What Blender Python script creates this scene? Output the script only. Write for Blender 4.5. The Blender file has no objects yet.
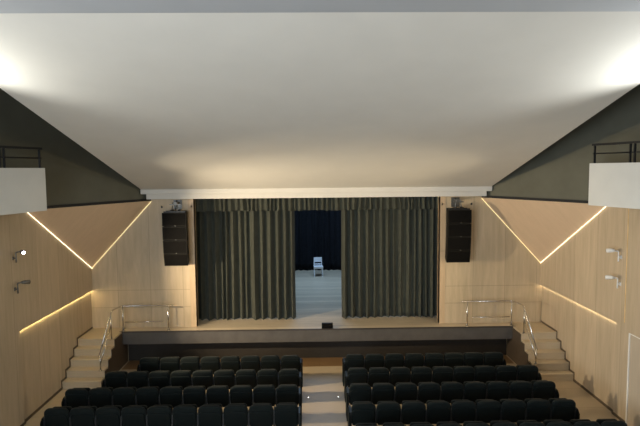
import bpy, bmesh, math, random
from mathutils import Vector, Matrix
random.seed(7)
sc = bpy.context.scene
C = sc.collection
R = math.radians

# ------------------------------------------------------------------ materials
def _mat(name):
    m = bpy.data.materials.new(name); m.use_nodes = True
    nt = m.node_tree
    return m, nt, nt.nodes['Principled BSDF']

def N(nt, t, **kw):
    n = nt.nodes.new(t)
    for k, v in kw.items():
        if k in n.inputs: n.inputs[k].default_value = v
        else: setattr(n, k, v)
    return n

def plain(name, col, rough=.6, metal=0., noise=.12, nscale=8., bump=0., sheen=0., spec=None):
    m, nt, b = _mat(name)
    tc = N(nt, 'ShaderNodeTexCoord')
    no = N(nt, 'ShaderNodeTexNoise', Scale=nscale, Detail=5.)
    nt.links.new(tc.outputs['Object'], no.inputs['Vector'])
    rp = N(nt, 'ShaderNodeValToRGB')
    rp.color_ramp.elements[0].position = .3; rp.color_ramp.elements[1].position = .7
    rp.color_ramp.elements[0].color = [max(0, c*(1-noise)) for c in col] + [1]
    rp.color_ramp.elements[1].color = [min(1, c*(1+noise)) for c in col] + [1]
    nt.links.new(no.outputs['Fac'], rp.inputs['Fac'])
    nt.links.new(rp.outputs['Color'], b.inputs['Base Color'])
    b.inputs['Roughness'].default_value = rough
    b.inputs['Metallic'].default_value = metal
    if spec is not None: b.inputs['Specular IOR Level'].default_value = spec
    if sheen:
        b.inputs['Sheen Weight'].default_value = sheen
    if bump:
        bp = N(nt, 'ShaderNodeBump', Strength=bump, Distance=.01)
        n2 = N(nt, 'ShaderNodeTexNoise', Scale=nscale*6, Detail=3.)
        nt.links.new(tc.outputs['Object'], n2.inputs['Vector'])
        nt.links.new(n2.outputs['Fac'], bp.inputs['Height'])
        nt.links.new(bp.outputs['Normal'], b.inputs['Normal'])
    return m

def emit(name, col, s):
    m, nt, b = _mat(name)
    b.inputs['Base Color'].default_value = (*col, 1)
    b.inputs['Emission Color'].default_value = (*col, 1)
    b.inputs['Emission Strength'].default_value = s
    return m

def wood(name, col, axis='X', seam=1.05, hseam=None, rough=.45, grain=(9, 9, .8), var=.13, off=0., board=0.):
    """veneered board: stretched grain, thin panel joints along `axis` every `seam` metres, level joints at hseam"""
    m, nt, b = _mat(name)
    L = nt.links.new
    tc = N(nt, 'ShaderNodeTexCoord')
    mp = N(nt, 'ShaderNodeMapping'); mp.inputs['Scale'].default_value = grain
    L(tc.outputs['Object'], mp.inputs['Vector'])
    no = N(nt, 'ShaderNodeTexNoise', Scale=1.6, Detail=6., Roughness=.62, Distortion=.35)
    L(mp.outputs['Vector'], no.inputs['Vector'])
    rp = N(nt, 'ShaderNodeValToRGB')
    e = rp.color_ramp.elements
    e[0].position = .28; e[1].position = .74
    e[0].color = [c*(1-var) for c in col[:2]] + [col[2]*(1-var*1.25), 1]
    e[1].color = [min(1, c*(1+var*.7)) for c in col] + [1]
    L(no.outputs['Fac'], rp.inputs['Fac'])
    sp = N(nt, 'ShaderNodeSeparateXYZ'); L(tc.outputs['Object'], sp.inputs[0])
    def mth(op, a, b_=None, c_=None):
        n = N(nt, 'ShaderNodeMath', operation=op)
        for i, v in enumerate((a, b_, c_)):
            if v is None: continue
            if isinstance(v, (int, float)): n.inputs[i].default_value = v
            else: L(v, n.inputs[i])
        return n.outputs[0]
    pos = mth('ADD', sp.outputs[axis], 50*seam + off)
    q = mth('DIVIDE', pos, seam)
    fr = mth('FRACT', q)
    line = mth('LESS_THAN', fr, .014/seam)
    if hseam:
        for z in hseam:
            d = mth('ABSOLUTE', mth('SUBTRACT', sp.outputs['Z'], z))
            line = mth('MAXIMUM', line, mth('LESS_THAN', d, .008))
    # each board a little lighter or darker
    wn = N(nt, 'ShaderNodeTexWhiteNoise', noise_dimensions='1D')
    L(mth('FLOOR', q), wn.inputs['W'])
    val = mth('MULTIPLY_ADD', wn.outputs['Value'], .12 + board, .94 - board/2)
    hs = N(nt, 'ShaderNodeHueSaturation'); L(val, hs.inputs['Value']); L(rp.outputs['Color'], hs.inputs['Color'])
    mx = N(nt, 'ShaderNodeMix', data_type='RGBA')
    L(mth('MULTIPLY', line, .45), mx.inputs[0]); L(hs.outputs['Color'], mx.inputs[6])
    mx.inputs[7].default_value = (col[0]*.35, col[1]*.3, col[2]*.25, 1)
    L(mx.outputs[2], b.inputs['Base Color'])
    b.inputs['Roughness'].default_value = rough
    return m

M = {}
WOODC = (.57, .445, .29)
M['wood_front'] = wood('birch_veneer_front', WOODC, 'X', 1.02, (2.27, 1.72), off=.18, var=.16, grain=(4.5, 4.5, .5))
M['wood_side'] = wood('birch_veneer_side', (.52, .415, .29), 'Y', 1.15, (), off=.3, var=.15, grain=(4.5, 4.5, .5))
M['wood_facet'] = wood('birch_veneer_sloping', (.60, .45, .31), 'Y', 40., (), grain=(1.2, 5, 1.2), off=.6, var=.06)
M['wood_jamb'] = wood('birch_veneer_jamb', (.58, .42, .26), 'X', 9., (3.4,))
M['floor'] = wood('hall_floor_boards', (.47, .37, .245), 'Y', 1.18, (), rough=.42, grain=(3, 16, 16), var=.06, off=.05, board=-.09)
M['stage_floor'] = wood('stage_boards', (.60, .50, .37), 'Y', .28, (), rough=.38, grain=(1.1, 9, 9), var=.16, board=.14)
M['stair'] = wood('stair_boards', (.52, .42, .285), 'X', 5., (), rough=.4, grain=(1.3, 8, 8), var=.08, off=1.3)
M['stair_side'] = plain('dark_stained_side', (.07, .05, .033), .6)
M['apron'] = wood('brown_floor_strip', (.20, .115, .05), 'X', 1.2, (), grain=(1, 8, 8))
M['recess'] = plain('near_black_recess', (.022, .017, .012), .7)  # colour darkened to stand in for shade under the stage lip
M['plaster'] = plain('white_ceiling_paint', (.645, .625, .575), .85, noise=.02, nscale=1.5)
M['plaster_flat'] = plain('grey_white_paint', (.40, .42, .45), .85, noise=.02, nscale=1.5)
M['parapet'] = plain('white_parapet_paint', (.62, .62, .585), .8, noise=.03, nscale=2)
M['dark'] = plain('charcoal_wall_paint', (.115, .112, .082), .85, noise=.08, nscale=2)
M['darker'] = plain('black_paint', (.012, .012, .012), .8)
M['fascia'] = plain('grey_brown_fascia', (.095, .085, .075), .38, noise=.15, nscale=3)
M['lipedge'] = plain('dark_edge_board', (.05, .04, .032), .5)
M['curtain'] = plain('olive_black_velvet', (.118, .124, .094), .9, noise=.08, nscale=5, bump=.1, sheen=.1)
M['blackdrape'] = plain('black_serge', (.012, .013, .017), .95, noise=.2)
M['seat'] = plain('black_upholstery', (.0055, .0088, .0082), .75, noise=.15, nscale=20, bump=.15, sheen=.06, spec=.14)
M['seat_shell'] = plain('black_moulded_plastic', (.004, .007, .007), .6, noise=.1, spec=.15)
M['armrest'] = plain('black_armrest', (.014, .017, .018), .35)
M['speaker'] = plain('black_speaker_box', (.009, .008, .006), .6, spec=.15)
M['grille'] = plain('black_metal_grille', (.005, .0045, .004), .7, metal=.0, spec=.07, nscale=80, noise=.4)
M['chrome'] = plain('brushed_steel', (.62, .60, .56), .22, metal=1., noise=.05, nscale=20)
M['steel'] = plain('grey_steel', (.16, .155, .14), .4, metal=.6)
M['blackmetal'] = plain('black_metal', (.018, .019, .020), .4, metal=.3)
M['whiteplastic'] = plain('white_lacquer', (.82, .82, .82), .45, noise=.03)
M['lampwhite'] = plain('white_lamp_metal', (.72, .72, .70), .4)
M['plate'] = plain('grey_wall_plate', (.40, .36, .30), .7)
M['skirt'] = plain('dark_skirting', (.10, .072, .045), .55)
M['led'] = emit('warm_led', (1., .84, .46), 1.7)
M['led_dim'] = emit('dim_warm_led', (1., .82, .42), 30.)
M['led_faint'] = emit('faint_warm_led', (1., .85, .58), 14.)
M['led_bright'] = emit('warm_white_led', (1., .86, .60), 5.)
M['lens_on'] = emit('lit_lamp_lens', (.93, .88, 1.), 14.)
M['aisle_dot'] = emit('aisle_led', (1., .95, .85), 6.)
M['doorleaf'] = wood('door_leaf', (.50, .42, .32), 'Y', 9., (), var=.06)
M['doortrim'] = plain('white_door_trim', (.80, .78, .72), .45, noise=.02)
M['glass'] = plain('dark_lens_glass', (.05, .05, .06), .1)

# ------------------------------------------------------------------ mesh helpers
def BM(): return bmesh.new()

def box(bm, a, b, bevel=0.):
    x0, y0, z0 = (min(a[i], b[i]) for i in range(3)); x1, y1, z1 = (max(a[i], b[i]) for i in range(3))
    r = bmesh.ops.create_cube(bm, size=1)
    vs = r['verts']
    for v in vs:
        v.co = Vector(((x0+x1)/2 + v.co.x*(x1-x0), (y0+y1)/2 + v.co.y*(y1-y0), (z0+z1)/2 + v.co.z*(z1-z0)))
    if bevel:
        es = list({e for v in vs for e in v.link_edges})
        bmesh.ops.bevel(bm, geom=es, offset=bevel, segments=2, profile=.5, affect='EDGES')
    return bm

def prism(bm, pts, ext):
    """closed polygon `pts` pushed along vector `ext`"""
    ext = Vector(ext)
    a = [bm.verts.new(p) for p in pts]; b = [bm.verts.new(Vector(p) + ext) for p in pts]
    n = len(pts)
    bm.faces.new(a); bm.faces.new(b[::-1])
    for i in range(n):
        bm.faces.new((a[i], b[i], b[(i+1) % n], a[(i+1) % n]))
    return bm

def tube(bm, pts, r, seg=10, cap=True):
    pts = [Vector(p) for p in pts]
    rings = []
    up0 = None
    for i, p in enumerate(pts):
        if i == 0: d = pts[1]-p
        elif i == len(pts)-1: d = p-pts[i-1]
        else: d = (pts[i+1]-p).normalized() + (p-pts[i-1]).normalized()
        d.normalize()
        if up0 is None:
            up0 = Vector((0, 0, 1)) if abs(d.z) < .9 else Vector((1, 0, 0))
        s = d.cross(up0)
        if s.length < 1e-4: s = d.cross(Vector((0, 1, 0)))
        s.normalize(); u = s.cross(d).normalized(); up0 = u
        rr = r[i] if isinstance(r, (list, tuple)) else r
        rings.append([bm.verts.new(p + (s*math.cos(t) + u*math.sin(t))*rr) for t in [2*math.pi*k/seg for k in range(seg)]])
    for a, b in zip(rings, rings[1:]):
        for k in range(seg):
            bm.faces.new((a[k], a[(k+1) % seg], b[(k+1) % seg], b[k]))
    if cap:
        bm.faces.new(rings[0][::-1]); bm.faces.new(rings[-1])
    return bm

def bend(pts, rad=.08, n=5):
    """round the corners of a polyline"""
    pts = [Vector(p) for p in pts]; out = [pts[0]]
    for i in range(1, len(pts)-1):
        p = pts[i]; a = (pts[i-1]-p); b = (pts[i+1]-p)
        ra = min(rad, a.length*.45); rb = min(rad, b.length*.45)
        s = p + a.normalized()*ra; e = p + b.normalized()*rb
        for k in range(n+1):
            t = k/n
            out.append(s*(1-t)**2 + p*2*t*(1-t) + e*t*t)
    out.append(pts[-1]); return out

def obj(name, bm, mat, parent=None, smooth=False, kind=None):
    bmesh.ops.recalc_face_normals(bm, faces=bm.faces)
    me = bpy.data.meshes.new(name); bm.to_mesh(me); bm.free()
    me.materials.append(M[mat] if isinstance(mat, str) else mat)
    if smooth:
        for p in me.polygons: p.use_smooth = True
    o = bpy.data.objects.new(name, me); C.objects.link(o)
    if parent is not None: o.parent = parent
    if kind: o['kind'] = kind
    return o

def struct(name, bm, mat): return obj(name, bm, mat, kind='structure')

def thing(name, label, cat, loc=(0, 0, 0), rotz=0., group=None):
    o = bpy.data.objects.new(name, None); C.objects.link(o)
    o.empty_display_size = .2
    o.location = loc; o.rotation_euler = (0, 0, rotz); tag(o, label, cat, group)
    return o

def tag(o, label, cat, group=None):
    o['label'] = label; o['category'] = cat
    if group: o['group'] = group
    return o

def copy_tree(o, parent=None):
    c = o.copy(); C.objects.link(c); c.parent = parent
    for ch in list(o.children): copy_tree(ch, c)
    return c

# ------------------------------------------------------------------ dimensions
W = 7.14           # half width of the hall
WU = 7.09          # face of the upper side panels, standing proud
YW = 16.83         # proscenium wall
ST = 1.07          # stage level
OP = 3.86          # half width of the stage opening
OT = 5.15          # top of the opening
LEDGE = 2.27
YB = -3.2          # rear wall
YE = 12.55         # where the recessed lower panel ends
TOPZ = 9.3
def ceil_z(y): return 5.42 + .267*(16.5 - y)

# ------------------------------------------------------------------ shell
b = BM(); box(b, (-W-.3, YB-.2, -.2), (W+.3, 28.5, 0)); struct('floor', b, 'floor')

# front wall with the opening (veneered part)
b = BM()
box(b, (-W-.1, YW, 0), (-OP, YW+.22, OT)); box(b, (OP, YW, 0), (W+.1, YW+.22, OT))
struct('wall_front', b, 'wood_front')
b = BM(); box(b, (-W-1.0, YW, OT), (W+1.0, YW+.22, TOPZ)); struct('wall_front_upper', b, 'dark')
for s, nm in ((-1, 'left'), (1, 'right')):
    b = BM()
    box(b, (s*(OP-.0), YW-.015, ST), (s*(OP+.17), YW+.3, OT-.01)); 
    struct('trim_%d' % (1 if s < 0 else 2), b, 'wood_jamb')

for s, nm in ((-1, 'left'), (1, 'right')):
    b = BM()
    # recessed lower panel, upper panel and the flush wall towards the back
    box(b, (s*W, YE, 0), (s*(W+.2), YW, LEDGE))
    box(b, (s*WU, YE, LEDGE), (s*(W+.2), YW, 5.1))
    d0, d1, dz = 10.95, 11.97, 2.17
    if s > 0:
        box(b, (s*WU, d1, 0), (s*(W+.2), YE, 5.1)); box(b, (s*WU, YB, 0), (s*(W+.2), d0, 5.1)); box(b, (s*WU, d0, dz), (s*(W+.2), d1, 5.1))
    else:
        d0, d1 = 10.2, 11.2
        box(b, (s*WU, d1, 0), (s*(W+.2), YE, 5.1)); box(b, (s*WU, YB, 0), (s*(W+.2), -2.6, 5.1)); box(b, (s*WU, -2.6, 0), (s*(W+.2), 1.8, 1.2)); box(b, (s*WU, -2.6, 4.6), (s*(W+.2), 1.8, 5.1)); box(b, (s*WU, 1.8, 0), (s*(W+.2), d0, 5.1)); box(b, (s*WU, d0, dz), (s*(W+.2), d1, 5.1))
    struct('wall_%s' % nm, b, 'wood_side')
    # door in the side wall
    n = 1 if s < 0 else 2
    dr = BM(); box(dr, (s*(WU-.004), d0+.004, .01), (s*(WU+.05), d1-.004, dz-.004)); dr = struct('door_%d' % n, dr, 'doorleaf')
    fr = BM()
    box(fr, (s*(WU-.02), d1-.0, 0), (s*(WU+.12), d1+.04, dz+.02)); box(fr, (s*(WU-.02), d0-.05, 0), (s*(WU+.12), d0, dz+.05)); box(fr, (s*(WU-.008), d0, dz), (s*(WU+.12), d1, dz+.02))
    obj('door_frame', fr, 'doortrim', dr)
    hb = BM(); tube(hb, bend([(s*(WU+.05), d0+.12, 1.02), (s*(WU-.03), d0+.12, 1.02), (s*(WU-.03), d0+.26, 1.02)], .02), .01); obj('door_handle', hb, 'chrome', dr, True)
    # dark upper side wall
    b = BM(); box(b, (s*(W+.9), YB, 4.9), (s*(W+1.1), YW+.2, TOPZ)); box(b, (s*(W+.2), YB, 4.9), (s*(W+.95), YW+.2, 5.1)); struct('wall_%s_upper' % nm, b, 'dark')
    # sloping corner facet: a wedge whose lower face drops to a point in the corner
    A = Vector((s*WU, YW, 3.0)); P = Vector((s*5.17, YW, 5.08)); Q = Vector((s*WU, 13.1, 5.08)); T = Vector((s*WU, YW, 5.08))
    b = BM(); va = [b.verts.new(v) for v in (A, P, Q, T)]
    for f in ((0, 1, 2), (0, 3, 1), (0, 2, 3), (1, 3, 2)): b.faces.new([va[i] for i in f])
    struct('wall_corner_%s' % nm, b, 'wood_facet')
    b = BM(); prism(b, [P + Vector((0, 0, .0)), Q + Vector((0, 0, .0)), T + Vector((0, 0, .0))], (0, 0, .07)); struct('trim_%d' % (3 if s < 0 else 4), b, 'darker')
    b = BM(); e_ = Vector((s*.04, .02, .07)); prism(b, [P + e_, Q + e_ + Vector((s*.96, -1.86, 0)), Q + e_ + Vector((s*1.11, -1.86, 0)), P + e_ + Vector((s*.2, 0, 0))], (0, 0, TOPZ-5.15)); struct('wall_corner_%s_upper' % nm, b, 'dark')
    # baseboard
    b = BM(); box(b, (s*(W-.012), YE+.05, 0), (s*W, 14.62, .07)); box(b, (s*(WU-.012), d1+.06, 0), (s*WU, YE+.05, .07)); box(b, (s*(WU-.012), YB, 0), (s*WU, d0-.06, .07))
    struct('baseboard_%s' % nm, b, 'skirt')
b = BM(); box(b, (WU-.012, 12.2, LEDGE+.1), (WU, 12.225, 5.05)); struct('trim_5', b, plain('pale_edge_trim', (.72, .52, .26), .4))

# rear wall with a gap on the left for an added, unseen fill opening
b = BM()
box(b, (-W-1.1, YB-.2, 0), (-6.6, YB, TOPZ)); box(b, (-2.2, YB-.2, 0), (W+1.1, YB, TOPZ)); box(b, (-6.6, YB-.2, 0), (-2.2, YB, 4.2)); box(b, (-6.6, YB-.2, 7.6), (-2.2, YB, TOPZ))
struct('wall_rear', b, 'plaster_flat')

for k, (a_, c_, ax) in enumerate((((-6.6, YB-.12, 4.2), (-2.2, YB-.04, 7.6), 0), ((-W-.14, -2.6, 1.2), (-W-.06, 1.8, 4.6), 1))):  # unseen glazing frames, added to house the cool fill lamps
    b = BM()
    for u in (0, .25, .5, .75, 1):
        q = a_[ax] + (c_[ax]-a_[ax])*u
        lo = list(a_); hi = list(c_); lo[ax] = q-.03; hi[ax] = q+.03; box(b, lo, hi)
    for u in (0, .5, 1):
        q = a_[2] + (c_[2]-a_[2])*u
        lo = list(a_); hi = list(c_); lo[2] = q-.03; hi[2] = q+.03; box(b, lo, hi)
    struct('window_%d' % (k+1), b, 'doortrim')

# ceiling: sloping white plane, flat part behind, dark roof over the side gaps
CE = 5.33
yb_ = 6.93
b = BM()
prism(b, [(-CE, 16.5, ceil_z(16.5)), (-CE, yb_, ceil_z(yb_)), (-CE, yb_, ceil_z(yb_)+.14), (-CE, 16.5, ceil_z(16.5)+.14)], (2*CE, 0, 0))
struct('ceiling', b, 'plaster')
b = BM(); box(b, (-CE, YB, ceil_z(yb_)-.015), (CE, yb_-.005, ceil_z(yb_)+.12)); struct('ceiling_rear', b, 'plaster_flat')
b = BM(); box(b, (-W-1.1, YB, TOPZ), (W+1.1, YW+.2, TOPZ+.1)); struct('ceiling_upper', b, 'dark')
# moulded bulkhead under the lower end of the ceiling
b = BM(); box(b, (-CE-.03, 16.42, 5.30), (CE+.03, YW-.01, 5.45), .012); struct('trim_6', b, 'plaster')
b = BM(); box(b, (-CE+.11, 16.52, 5.14), (CE-.11, YW-.01, 5.30), .01); struct('trim_7', b, 'plaster')

# light strips in the creases and under the proud side panels
for s, nm in ((-1, 'left'), (1, 'right')):
    A = Vector((s*(WU-.0), YW, 3.0)); P = Vector((s*5.17, YW, 5.08)); Q = Vector((s*WU, 13.1, 5.08))
    b = BM(); o_ = Vector((-s*.012, -.02, -.02)); tube(b, [A+o_, P+o_], .0055, 6)
    tag(obj('led_strip', b, 'led', smooth=True), 'warm light strip climbing the front wall beside the %s speaker' % nm, 'light strip', None)
    b = BM(); o_ = Vector((-s*.02, -.012, -.02)); tube(b, [A+o_, Q+o_], .0042, 6)
    tag(obj('led_strip', b, 'led_bright', smooth=True), 'bright light strip rising along the %s side wall to the white parapet' % nm, 'light strip', None)
    b = BM(); box(b, (s*(W-.026), YE+.01, LEDGE-.012), (s*(W-.010), YW-.02, LEDGE-.001))
    tag(obj('led_strip', b, 'led_dim' if s < 0 else 'led_faint'), 'level light strip along the lower joint of the %s side wall' % nm, 'light strip', None)

# ------------------------------------------------------------------ stage
stage = thing('stage', 'raised stage with pale board floor and grey-brown overhanging front edge', 'stage', (0, 16.4, 0))
def rel(bm, o):
    bmesh.ops.translate(bm, verts=bm.verts, vec=-Vector(o.location)); return bm
YS = 16.39; LX = 6.14
b = BM(); box(b, (-W-.08, YW+.225, ST-.12), (W+.08, 27.18, ST)); box(b, (-OP, YW, ST-.12), (OP, YW+.225, ST)); box(b, (-LX, YS+.02, ST-.10), (LX, YW, ST)); obj('deck', rel(b, stage), 'stage_floor', stage)
b = BM(); box(b, (-LX-.01, YS-.02, ST-.03), (LX+.01, YS+.03, ST+.004)); obj('edge_strip', rel(b, stage), 'lipedge', stage)
b = BM(); box(b, (-LX, YS-.005, .67), (LX, YS+.02, ST-.03)); box(b, (-LX, YS+.02, .67), (-LX+.02, YW, ST-.10)); box(b, (LX-.02, YS+.02, .67), (LX, YW, ST-.10)); box(b, (-LX+.02, YS+.02, .67), (LX-.02, YW, .69)); obj('fascia', rel(b, stage), 'fascia', stage)
# the front wall stops behind the overhang: near-black sheet paints in the deep shade
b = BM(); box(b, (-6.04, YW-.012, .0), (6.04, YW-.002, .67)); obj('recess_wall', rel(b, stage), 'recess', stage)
# opening between wall parts below the stage
b = BM(); box(b, (-OP, YW, 0), (OP, YW+.1, ST-.12)); obj('riser_wall', rel(b, stage), 'stair_side', stage)

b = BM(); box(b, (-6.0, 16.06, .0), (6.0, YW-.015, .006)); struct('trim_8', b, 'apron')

# stage house
b = BM(); box(b, (-W-.1, 27.2, 0), (W+.1, 27.4, TOPZ)); struct('wall_stage_back', b, 'darker')
b = BM(); box(b, (-W-.3, YW+.22, 0), (-W-.1, 27.3, TOPZ)); struct('wall_stage_left', b, 'darker')
b = BM(); box(b, (W+.1, YW+.22, 0), (W+.3, 27.3, TOPZ)); struct('wall_stage_right', b, 'darker')
b = BM(); box(b, (-W-.3, YW+.22, TOPZ-.1), (W+.3, 27.4, TOPZ)); struct('ceiling_stage', b, 'darker')

# ------------------------------------------------------------------ stairs
def stairs(s):
    nm = 'left' if s < 0 else 'right'
    lab = ('pale wooden stage steps against the left side wall, dim olive light' if s < 0 else
           'pale wooden stage steps against the right side wall, more brightly lit')
    t = thing('stage_stairs', lab, 'stairs', (s*6.55, 15.7, 0), group=None)
    n = 5; rise = ST/n; tread = .275; y0 = 15.73
    xi = 6.07
    def inner(k): return xi      # straight inner string
    for k in range(n):            # k=0 is the landing at stage level
        ztop = ST - rise*k
        yf = y0 - tread*k
        bb = BM()
        yb = YW-.0 if k == 0 else y0 - tread*(k-1) + .0
        x0 = xi
        box(bb, (s*x0, yf-.02, ztop-.045), (s*(W-.01), yb-(0 if k == 0 else .0), ztop), .006)
        if k == 0:
            pass
        bb2 = bb
        obj('tread', rel(bb2, t), 'stair', t)
        rb = BM(); box(rb, (s*x0, yf, ztop-rise+.0), (s*(W-.01), yf+.02, ztop-.045)); obj('riser', rel(rb, t), 'stair', t)
    # closed dark side string
    pts = [(s*(xi-.02), YW-.015, 0), (s*(xi-.02), YW-.015, .66), (s*(xi-.02), YS-.03, .66), (s*(xi-.02), YS-.03, ST-.05), (s*(xi-.02), y0-.0, ST-.05)]
    for k in range(1, n):
        pts.append((s*(xi-.02), y0-tread*(k-1), ST-rise*k-.05)); pts.append((s*(xi-.02), y0-tread*k, ST-rise*k-.05))
    pts.append((s*(xi-.02), y0-tread*(n-1), 0))
    sb = BM(); prism(sb, pts, (s*.02, 0, 0)); obj('side_string', rel(sb, t), 'stair_side', t)
    # stepped skirting on the wall
    kb = BM()
    for k in range(n):
        ztop = ST - rise*k; yf = y0 - tread*k; yb = YW if k == 0 else y0 - tread*(k-1)
        box(kb, (s*(W-.012), yf-.06, ztop), (s*(W-.002), yb-.02, ztop+.055))
        box(kb, (s*(W-.012), yf-.06, ztop-rise+.055), (s*(W-.002), yf-.022, ztop+.0))
    obj('skirting', rel(kb, t), 'skirt', t)
    return t
stairs(-1); stairs(1)

# ------------------------------------------------------------------ handrails
def handrail(s):
    lab = ('tubular steel handrail beside the left stage steps, dull in the shade' if s < 0 else
           'tubular steel handrail beside the right stage steps, glinting white')
    t = thing('handrail', lab, 'handrail', (s*6.06, 16.5, ST), group='steel handrails at the ends of the stage')
    r = .021
    zt = 1.85
    def T(name, pts, rr=r, rad=.09):
        b = BM(); tube(b, bend([(s*p[0], p[1], p[2]) for p in pts], rad), rr, 10); return obj(name, rel(b, t), 'chrome', t, True)
    T('top_rail', [(4.48, 16.5, zt), (6.08, 16.5, zt), (6.12, 15.74, zt+.05), (6.18, 14.84, .84)])
    T('middle_rail', [(4.82, 16.5, 1.34), (6.0, 16.5, 1.34)], .015)
    T('middle_rail', [(6.12, 15.66, 1.50), (6.15, 14.86, .62)], .016)
    for (x, y, z0, z1) in ((4.66, 16.5, ST, zt-.01), (6.06, 16.5, ST, zt-.01), (6.12, 15.66, ST, zt-.01), (6.15, 14.84, ST-ST/5*3, .88)):
        b = BM(); tube(b, [(s*x, y, z0), (s*x, y, z1)], .02, 10)
        tube(b, [(s*x, y, z0), (s*x, y, z0+.012)], .045, 14)
        obj('post', rel(b, t), 'chrome', t, True)
handrail(-1); handrail(1)

# ------------------------------------------------------------------ curtains
def drape(name, mat, x0, x1, y, z0, z1, pitch, depth, label, cat, seed, group=None, gather=0., thick=.012):
    rnd = random.Random(seed)
    w = x1-x0; nf = max(2, int(w/pitch))
    xs = []; 
    # uneven folds
    ws = [rnd.uniform(.65, 1.4) for _ in range(nf)]; tot = sum(ws); ws = [q/tot*w for q in ws]
    prof = []; x = x0
    for i, q in enumerate(ws):
        d = depth*rnd.uniform(.6, 1.15)
        for k in range(12):
            u = k/12
            prof.append((x+u*q + .12*q*math.sin(2*math.pi*u), -d*abs(math.sin(math.pi*u)), i))
        x += q
    prof.append((x1, 0, nf-1))
    b = BM(); nz = 14; grid = []
    ph = [rnd.uniform(0, 6.28) for _ in range(nf)]
    for j in range(nz+1):
        v = j/nz; z = z1 + (z0-z1)*v
        row = []
        for (px, py, i) in prof:
            sway = .018*math.sin(ph[i] + v*3.)*v
            fl = .75+.35*v
            row.append(b.verts.new((px+sway, y+py*fl, z + (.012*math.sin(px*9+ph[i]) if j == nz else 0))))
        grid.append(row)
    for a, c in zip(grid, grid[1:]):
        for k in range(len(a)-1): b.faces.new((a[k], a[k+1], c[k+1], c[k]))
    r = bmesh.ops.solidify(b, geom=list(b.faces), thickness=thick)
    o = obj(name, b, mat, smooth=True)
    tag(o, label, cat, group); return o

drape('stage_curtain', 'curtain', -4.35, -.74, 17.72, ST+.012, 5.35, .225, .24, 'olive black pleated stage curtain drawn to the left of the opening', 'curtain', 3, 'front stage curtains')
drape('stage_curtain', 'curtain', .80, 4.35, 17.72, ST+.012, 5.35, .21, .23, 'olive black pleated stage curtain drawn to the right of the opening', 'curtain', 11, 'front stage curtains')
drape('curtain_valance', 'curtain', -4.3, 4.3, 17.28, 4.70, 5.5, .16, .11, 'short gathered dark valance across the top of the stage opening', 'curtain', 5)
drape('backdrop_curtain', 'blackdrape', -4.6, 4.6, 26.25, ST+.012, 6.6, .30, .16, 'black pleated backdrop curtain behind the white chair', 'curtain', 8)

# ------------------------------------------------------------------ chair on the stage
ch = thing('chair', 'small white wooden chair standing alone on the stage', 'chair', (.13, 24.75, ST+.002), rotz=R(4))
for sx in (-1, 1):
    b = BM(); prism(b, [(sx*.19-.016, -.19, 0), (sx*.19+.016, -.19, 0), (sx*.19+.02, -.16, .43), (sx*.19-.02, -.16, .43)], (0, .04, 0)); obj('leg', b, 'whiteplastic', ch)
    b = BM(); prism(b, [(sx*.18-.018, .20, 0), (sx*.18+.018, .20, 0), (sx*.18+.018, .18, .45), (sx*.17+.018, .24, .84), (sx*.17-.018, .24, .84), (sx*.18-.018, .18, .45)], (0, .035, 0)); obj('leg', b, 'whiteplastic', ch)
b = BM(); box(b, (-.215, -.215, .43), (.215, .21, .47), .012); obj('seat', b, 'whiteplastic', ch)
b = BM(); box(b, (-.19, -.185, .36), (.19, -.165, .43)); box(b, (-.19, -.16, .37), (-.17, .19, .43)); box(b, (.17, -.16, .37), (.19, .19, .43)); obj('apron', b, 'whiteplastic', ch)
b = BM(); box(b, (-.165, .225, .62), (.165, .25, .84), .01); box(b, (-.165, .20, .50), (.165, .225, .55), .006); obj('backrest', b, 'whiteplastic', ch)

# small black box on the stage edge
fb = thing('floor_monitor', 'small black wedge box on the stage edge below the white chair', 'monitor box', (.27, 16.52, ST+.006)); fb.scale = (.87, .87, .74)
b = BM(); prism(b, [(-.2, -.12, 0), (-.2, .12, 0), (-.2, .12, .10), (-.2, .06, .19), (-.2, -.06, .19), (-.2, -.12, .12)], (.4, 0, 0)); obj('cabinet', b, 'speaker', fb)
b = BM(); prism(b, [(-.18, -.121, .02), (-.18, -.121, .115), (-.18, -.065, .186), (-.18, -.072, .188), (-.18, -.128, .118), (-.18, -.128, .02)], (.36, 0, 0)); obj('grille', b, 'grille', fb)

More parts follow.
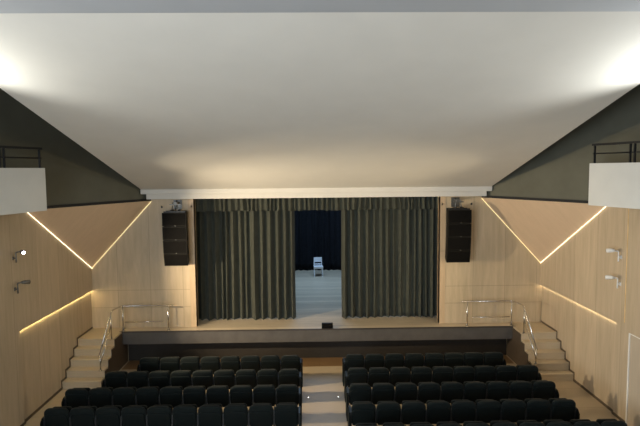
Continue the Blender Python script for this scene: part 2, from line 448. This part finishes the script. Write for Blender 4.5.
# ------------------------------------------------------------------ line array speakers
def line_array(s, cx):
    nm = 'left' if s < 0 else 'right'
    t = thing('line_array_speaker', 'black hanging line array speaker on the wall %s of the stage opening' % nm, 'speaker', (cx, 16.3, 3.1), group='hanging line array speakers')
    wd = .36; h = .42
    # cabinets from the top down, each tilted further
    y = 0.; z = 1.64; ang = 0.
    for k, a in enumerate((0., R(1.5), R(5), R(13))):
        cm = BM()
        hh = h if k < 3 else h-.02
        pts = [(-wd, -.02, 0), (wd, -.02, 0), (wd*.86, .40, 0), (-wd*.86, .40, 0)]
        prism(cm, [(p[0], p[1], -hh+.012) for p in pts], (0, 0, hh-.016))
        rot = Matrix.Rotation(a, 4, 'X')
        bmesh.ops.transform(cm, matrix=Matrix.Translation((0, y, z)) @ rot, verts=cm.verts)
        cab = obj('cabinet', cm, 'speaker', t)
        gm = BM(); box(gm, (-wd+.025, -.035, -hh+.035), (wd-.025, -.02, -.03), .005)
        bmesh.ops.transform(gm, matrix=Matrix.Translation((0, y, z)) @ rot, verts=gm.verts)
        obj('grille', gm, 'grille', cab)
        lb = BM(); box(lb, (.02, -.041, -hh+.012), (.055, -.036, -hh+.03))
        bmesh.ops.transform(lb, matrix=Matrix.Translation((0, y, z)) @ rot, verts=lb.verts)
        obj('badge', lb, 'steel', cab)
        y += math.sin(a)*hh; z -= math.cos(a)*hh
    b = BM(); box(b, (-wd*.9, .02, 1.645), (wd*.9, .05, 1.68)); box(b, (-wd*.9, .32, 1.645), (wd*.9, .35, 1.68)); box(b, (-.12, 0, 1.68), (-.09, .36, 1.72)); box(b, (.09, 0, 1.68), (.12, .36, 1.72)); obj('flying_frame', b, 'blackmetal', t)
    b = BM(); tube(b, [(-.1, .17, 1.7), (-.06, .17, 1.95)], .012, 8); tube(b, [(.1, .17, 1.7), (.06, .17, 1.95)], .012, 8)
    box(b, (-.16, .14, 1.86), (.16, .20, 1.89)); obj('hanging_bracket', b, 'steel', t)
    b = BM(); tube(b, bend([(-.02, .30, 1.7), (-.05, .30, 1.85), (-.02, .49, 2.0)], .1), .012, 8); obj('cable', b, 'blackmetal', t, True)
    b = BM(); box(b, (-.05, .17, 1.89), (.05, .515, 1.95)); box(b, (-.13, .50, 1.70), (.13, .525, 2.0)); obj('wall_bracket', b, 'steel', t)
    return t
line_array(-1, -4.34); line_array(1, 4.33)
for s in (-1, 1):
    for dx in (-.50, .42):
        x = s*4.34 + (dx if s < 0 else -dx)
        nm = ('left' if s < 0 else 'right', 'outer' if (dx < 0) else 'inner')
        t = thing('wall_hook', 'small dark hook on the %s side of the %s hanging speaker' % (nm[1], nm[0]), 'hook', (x, YW, 4.88))
        b = BM(); tube(b, [(0, 0, 0), (0, -.015, 0)], .03, 12); obj('base_plate', b, 'blackmetal', t)
        b = BM(); tube(b, bend([(0, -.015, 0), (0, -.07, 0), (0, -.07, .05)], .02), .008, 8); obj('hook_arm', b, 'blackmetal', t, True)

# ------------------------------------------------------------------ side gallery parapets, rails
def parapet(s):
    nm = 'left' if s < 0 else 'right'
    t = thing('gallery_parapet', 'plain white boxed gallery parapet high on the %s side wall' % nm, 'parapet', (s*6.6, 11.5, 5.12), group='white side gallery parapets')
    p0 = (s*6.25, 12.42); p1 = (s*7.05, 9.7)
    for (xa, name) in ((0, 'front_panel'),):
        b = BM(); prism(b, [(p0[0], p0[1], 5.12), (p1[0], p1[1], 5.12), (p1[0]+s*.1, p1[1], 5.12), (p0[0]+s*.1, p0[1], 5.12)], (0, 0, .97)); obj('front_panel', rel(b, t), 'parapet', t)
    b = BM(); box(b, (p0[0]+s*.1, 12.32, 5.12), (s*(W-.0), 12.42, 6.09)); obj('end_panel', rel(b, t), 'parapet', t)
    b = BM(); prism(b, [(p0[0]+s*.1, 12.32, 5.12), (p1[0]+s*.08, p1[1], 5.12), (s*W, p1[1], 5.12), (s*W, 12.32, 5.12)], (0, 0, .08)); obj('gallery_floor', rel(b, t), 'dark', t)
    # rail
    g = thing('guard_rail', 'dark metal guard rail standing on the %s white parapet' % nm, 'railing', (s*6.6, 11.5, 6.09), group='dark gallery rails')
    def at(u, z, o=.05): return (p0[0]+(p1[0]-p0[0])*u + s*o, p0[1]+(p1[1]-p0[1])*u - .04, z)
    zt = 6.50 if s < 0 else 6.49
    b = BM()
    a, c = at(.0, zt), at(.95, zt); prism(b, [(a[0]-s*.03, a[1], zt), (a[0]+s*.03, a[1], zt), (c[0]+s*.03, c[1], zt), (c[0]-s*.03, c[1], zt)], (0, 0, .05)); obj('top_rail', rel(b, g), 'blackmetal', g)
    b = BM(); tube(b, [at(0, 6.31), at(.95, 6.31)], .014, 8); obj('middle_rail', rel(b, g), 'blackmetal', g, True)
    for u in (.02, .36, .40, .78):
        b = BM(); q = at(u, 6.09); box(b, (q[0]-.018, q[1]-.018, 6.09), (q[0]+.018, q[1]+.018, zt)); obj('post', rel(b, g), 'blackmetal', g)
parapet(-1); parapet(1)

# ------------------------------------------------------------------ wall spotlights
def wall_spot(s, z, lit, lab):
    t = thing('wall_spotlight', lab, 'spotlight', (s*WU, 12.44, z), group='small lamps on the side walls')
    mt = 'lampwhite' if s > 0 else 'steel'
    b = BM(); box(b, (-s*.0, -.03, -.04), (-s*.015, .03, .04)); obj('wall_plate', b, mt, t)
    b = BM(); tube(b, bend([(-s*.015, 0, 0), (-s*.07, 0, 0), (-s*.07, 0, .14), (-s*.2, 0, .16)], .03), .016, 8)
    tube(b, [(-s*.07, 0, -.1), (-s*.07, 0, .05)], .018, 8); obj('arm', b, mt, t, True)
    dy = -1 if lit else 1
    b = BM(); tube(b, [(-s*.18, -.03*dy, .16), (-s*.22, .02*dy, .16), (-s*.30, .1*dy, .145)], [.03, .045, .052], 14)
    head = obj('lamp_head', b, mt, t, True)
    b = BM(); tube(b, [(-s*.30, .1*dy, .145), (-s*.306, .106*dy, .1438)], [.036, .036], 14); obj('lens', b, 'lens_on' if lit else 'glass', head)
wall_spot(-1, 4.02, True, 'small lit spotlight on the left side wall, upper of the two')
wall_spot(-1, 3.30, False, 'small unlit spotlight on the left side wall, below the glowing one')
wall_spot(1, 3.88, False, 'small white spotlight bracket on the right side wall, upper of two')
wall_spot(1, 3.24, False, 'small white spotlight bracket on the right side wall, lower of two')

for x, lab in ((-.33, 'tiny floor light at the left edge of the centre aisle'), (.46, 'tiny floor light at the right edge of the centre aisle')):
    t = thing('aisle_light', lab, 'floor light', (x, 13.8, 0), group='tiny aisle floor lights')
    b = BM(); tube(b, [(0, 0, 0), (0, 0, .01)], .03, 12); obj('housing', b, 'steel', t)
    b = BM(); tube(b, [(0, 0, .01), (0, 0, .014)], .012, 10); obj('lens', b, 'aisle_dot', t)

# ------------------------------------------------------------------ seats
def rounded(w0, w1, h, r, n=5):
    """outline in X,Z: w0 wide at the foot, w1 at the shoulders, rounded corners"""
    pts = []
    def arc(cx, cz, a0, a1, rr):
        for k in range(n+1):
            a = a0+(a1-a0)*k/n; pts.append((cx+rr*math.cos(a), cz+rr*math.sin(a)))
    rb = r*.5
    arc(w0/2-rb, rb, -math.pi/2, 0, rb)
    arc(w1/2-r, h-r, 0, math.pi/2, r)
    arc(-w1/2+r, h-r, math.pi/2, math.pi, r)
    arc(-w0/2+rb, rb, math.pi, 1.5*math.pi, rb)
    return pts
def pillow(bm, outline, t, shrink=.90, mat=None, crown=.0):
    """padded panel: outline in XZ swept through Y with softened edges"""
    cx = sum(p[0] for p in outline)/len(outline); cz = sum(p[1] for p in outline)/len(outline)
    rings = []
    for (y, sc_) in ((-t*.5, shrink), (-t*.42, (1+shrink)/2+.02), (-t*.2, 1.), (t*.2, 1.), (t*.42, (1+shrink)/2+.02), (t*.5, shrink)):
        rings.append([bm.verts.new((cx+(p[0]-cx)*sc_, y, cz+(p[1]-cz)*(sc_ if p[1] < cz else 1-(1-sc_)*.8))) for p in outline])
    for a, c in zip(rings, rings[1:]):
        n = len(a)
        for k in range(n): bm.faces.new((a[k], a[(k+1) % n], c[(k+1) % n], c[k]))
    bm.faces.new(rings[0]); bm.faces.new(rings[-1][::-1])
    if mat is not None: bmesh.ops.transform(bm, matrix=mat, verts=bm.verts)
    return bm

def make_seat():
    t = thing('theatre_seat', '', 'theatre seat')
    tilt = Matrix.Rotation(R(13), 4, 'X')
    m0 = Matrix.Translation((0, .13, .36)) @ tilt
    b = BM(); pillow(b, rounded(.525, .535, .535, .125), .085, .90, m0); obj('backrest', b, 'seat', t, True)
    b = BM(); pillow(b, rounded(.49, .48, .40, .06), .03, .95, Matrix.Translation((0, .075, .36)) @ tilt); sh = obj('back_shell', b, 'seat_shell', t, True)
    # tipped up seat cushion
    b = BM(); pillow(b, rounded(.42, .44, .40, .06), .09, .9, Matrix.Translation((0, .24, .40)) @ Matrix.Rotation(R(-8), 4, 'X')); obj('seat', b, 'seat', t, True)
    b = BM(); box(b, (-.24, .14, .38), (.24, .18, .42)); obj('crossbar', b, 'blackmetal', t)
    return t
def make_arm(sx):
    b = BM(); box(b, (sx*.2775-.026, .04, .63), (sx*.2775+.026, .42, .67), .012); a = obj('armrest', b, 'armrest', None)
    b = BM(); box(b, (sx*.2775-.017, .03, .02), (sx*.2775+.017, .38, .63)); box(b, (sx*.2775-.022, .04, 0), (sx*.2775+.022, .36, .02)); l = obj('leg', b, 'blackmetal', None)
    return a, l
def make_panel(sx):
    b = BM(); pts = [(sx*.30, -.03, .0), (sx*.30, .36, .0), (sx*.30, .40, .60), (sx*.30, .34, .66), (sx*.30, .04, .66), (sx*.30, -.05, .58)]
    prism(b, pts, (sx*.028, 0, 0)); return obj('side_panel', b, 'seat_shell', None)

ROWY = [14.60, 13.56, 12.52, 11.48, 10.44]
RX = [.965, .95, .92, .895, .875]; LXs = [.815, .818, .811, .797]
RN = [8, 9, 9, 9, 10]; LN = [8, 9, 10, 10]
RXE = {}
ordn = ['aisle-end', 'second', 'third', 'fourth', 'fifth', 'sixth', 'seventh', 'eighth', 'ninth', 'tenth']
rown = ['front row', 'second row', 'third row', 'fourth row', 'nearest row']
proto = make_seat()
armp = {s: make_arm(s) for s in (-1, 1)}
panp = {s: make_panel(s) for s in (-1, 1)}
used_arm = set()
def attach(src, key, parent):
    if key in used_arm:
        c = src.copy(); C.objects.link(c)
    else:
        c = src; used_arm.add(key)
    c.parent = parent
first = True
for s, xs, ns, side in ((-1, LXs, LN, 'left'), (1, RX, RN, 'right')):
    for r_, (x0, n) in enumerate(zip(xs, ns)):
        for i in range(n):
            if first: t = proto; first = False; 
            else:
                t = bpy.data.objects.new('theatre_seat', None); C.objects.link(t); t.empty_display_size = .2
                for chd in ('backrest', 'back_shell', 'seat', 'crossbar'):
                    src = PARTS[chd]; c = src.copy(); C.objects.link(c); c.parent = t
            if t is proto: PARTS = {c.name.split('.')[0]: c for c in proto.children}
            t.location = (s*(x0 + .555*i), ROWY[r_]-.06, 0)
            pos = {0: 'the seat at the aisle', n-1: 'the seat at the outer end'}.get(i, '%s from the aisle' % ordn[i])
            tag(t, 'black padded theatre seat, %s of the %s block, %s' % (rown[r_], side, pos), 'theatre seat', 'theatre seats in the %s block' % side)
            a, l = armp[-s]; attach(a, ('a', -s), t); attach(l, ('l', -s), t)
            if i == n-1:
                a, l = armp[s]; attach(a, ('a', s), t); attach(l, ('l', s), t)
            if i == 0: attach(panp[-s], ('p', -s), t)
            if i == n-1: attach(panp[s], ('p', s), t)

# ------------------------------------------------------------------ lamps
def look(o, tgt):
    d = Vector(tgt) - Vector(o.location); o.rotation_euler = d.to_track_quat('-Z', 'Y').to_euler()
def spot(name, loc, tgt, power, col, ang, blend=.5, rad=.1):
    l = bpy.data.lights.new(name, 'SPOT'); l.energy = power; l.color = col; l.spot_size = R(ang); l.spot_blend = blend; l.shadow_soft_size = rad
    o = bpy.data.objects.new(name, l); C.objects.link(o); o.location = loc; look(o, tgt); return o
def area(name, loc, tgt, power, col, sx, sy):
    l = bpy.data.lights.new(name, 'AREA'); l.energy = power; l.color = col; l.shape = 'RECTANGLE'; l.size = sx; l.size_y = sy
    o = bpy.data.objects.new(name, l); C.objects.link(o); o.location = loc; look(o, tgt); return o
WARM = (1., .81, .55); WARM2 = (1., .84, .62); COOL = (.80, .90, 1.)
# the small lamps on the side walls throw warm light across the stage
for sx, z, pw, tg, an in ((-1, 4.18, 900, (2.2, 14.3, 5.5), 62), (-1, 3.46, 2250, (2.0, 16.6, 2.3), 88), (1, 4.04, 330, (0., 14.3, 5.5), 62), (1, 3.40, 340, (-1.4, 16.8, 2.4), 86)):
    spot('wall_spot_beam', (sx*6.72, 12.70, z), tg, pw, WARM if sx < 0 else (1., .80, .50), an, 1. if z > 4 else .7, .05)
# uplights over the side galleries
spot('gallery_uplight', (-6.0, 8.1, 7.0), (-3.8, 7.9, 7.9), 240, (1., 1., .93), 130, .6, .06)
spot('gallery_uplight', (6.0, 8.1, 7.0), (3.8, 7.9, 7.9), 370, (.97, 1., .98), 130, .6, .06)
# cool fill lamps, added out of view at the rear and left walls
area('window_daylight', (-4.4, YB+.1, 5.9), (1.5, 14, 5.0), 480, COOL, 4.2, 3.2)
area('window_daylight', (-WU-.02, -.4, 2.9), (8, 1.5, 3.3), 1120, COOL, 4.3, 3.3)
# cool work light over the stage
area('stage_work_light', (0, 22.5, 6.8), (0, 22.6, 1.0), 300, (.42, .66, 1.), 4., 3.)
w = bpy.data.worlds.new('World'); sc.world = w; w.use_nodes = True
w.node_tree.nodes['Background'].inputs[0].default_value = (.75, .85, 1, 1); w.node_tree.nodes['Background'].inputs[1].default_value = .35

# ------------------------------------------------------------------ camera
f, p, yw, rl, cx = 539.22, .0803399, .0191188, .0086350, -.24324
right = Vector((math.cos(yw), -math.sin(yw), 0))
fwd = Vector((math.sin(yw)*math.cos(p), math.cos(yw)*math.cos(p), -math.sin(p)))
up = right.cross(fwd)
cr, sr = math.cos(rl), math.sin(rl)
ix = right*cr - up*sr
iy = right*sr + up*cr
cam = bpy.data.cameras.new('Camera'); co = bpy.data.objects.new('Camera', cam); C.objects.link(co)
rot = Matrix((ix, iy, -fwd)).transposed()
co.matrix_world = Matrix.Translation((cx, 0, 6.0)) @ rot.to_4x4()
cam.sensor_width = 36; cam.lens = f/640*36; cam.clip_start = .05; cam.clip_end = 100
sc.camera = co
sc.view_settings.view_transform = 'Standard'; sc.view_settings.look = 'None'
sc.view_settings.gamma = 1; sc.view_settings.use_curve_mapping = False
sc.view_settings.exposure = 0.0
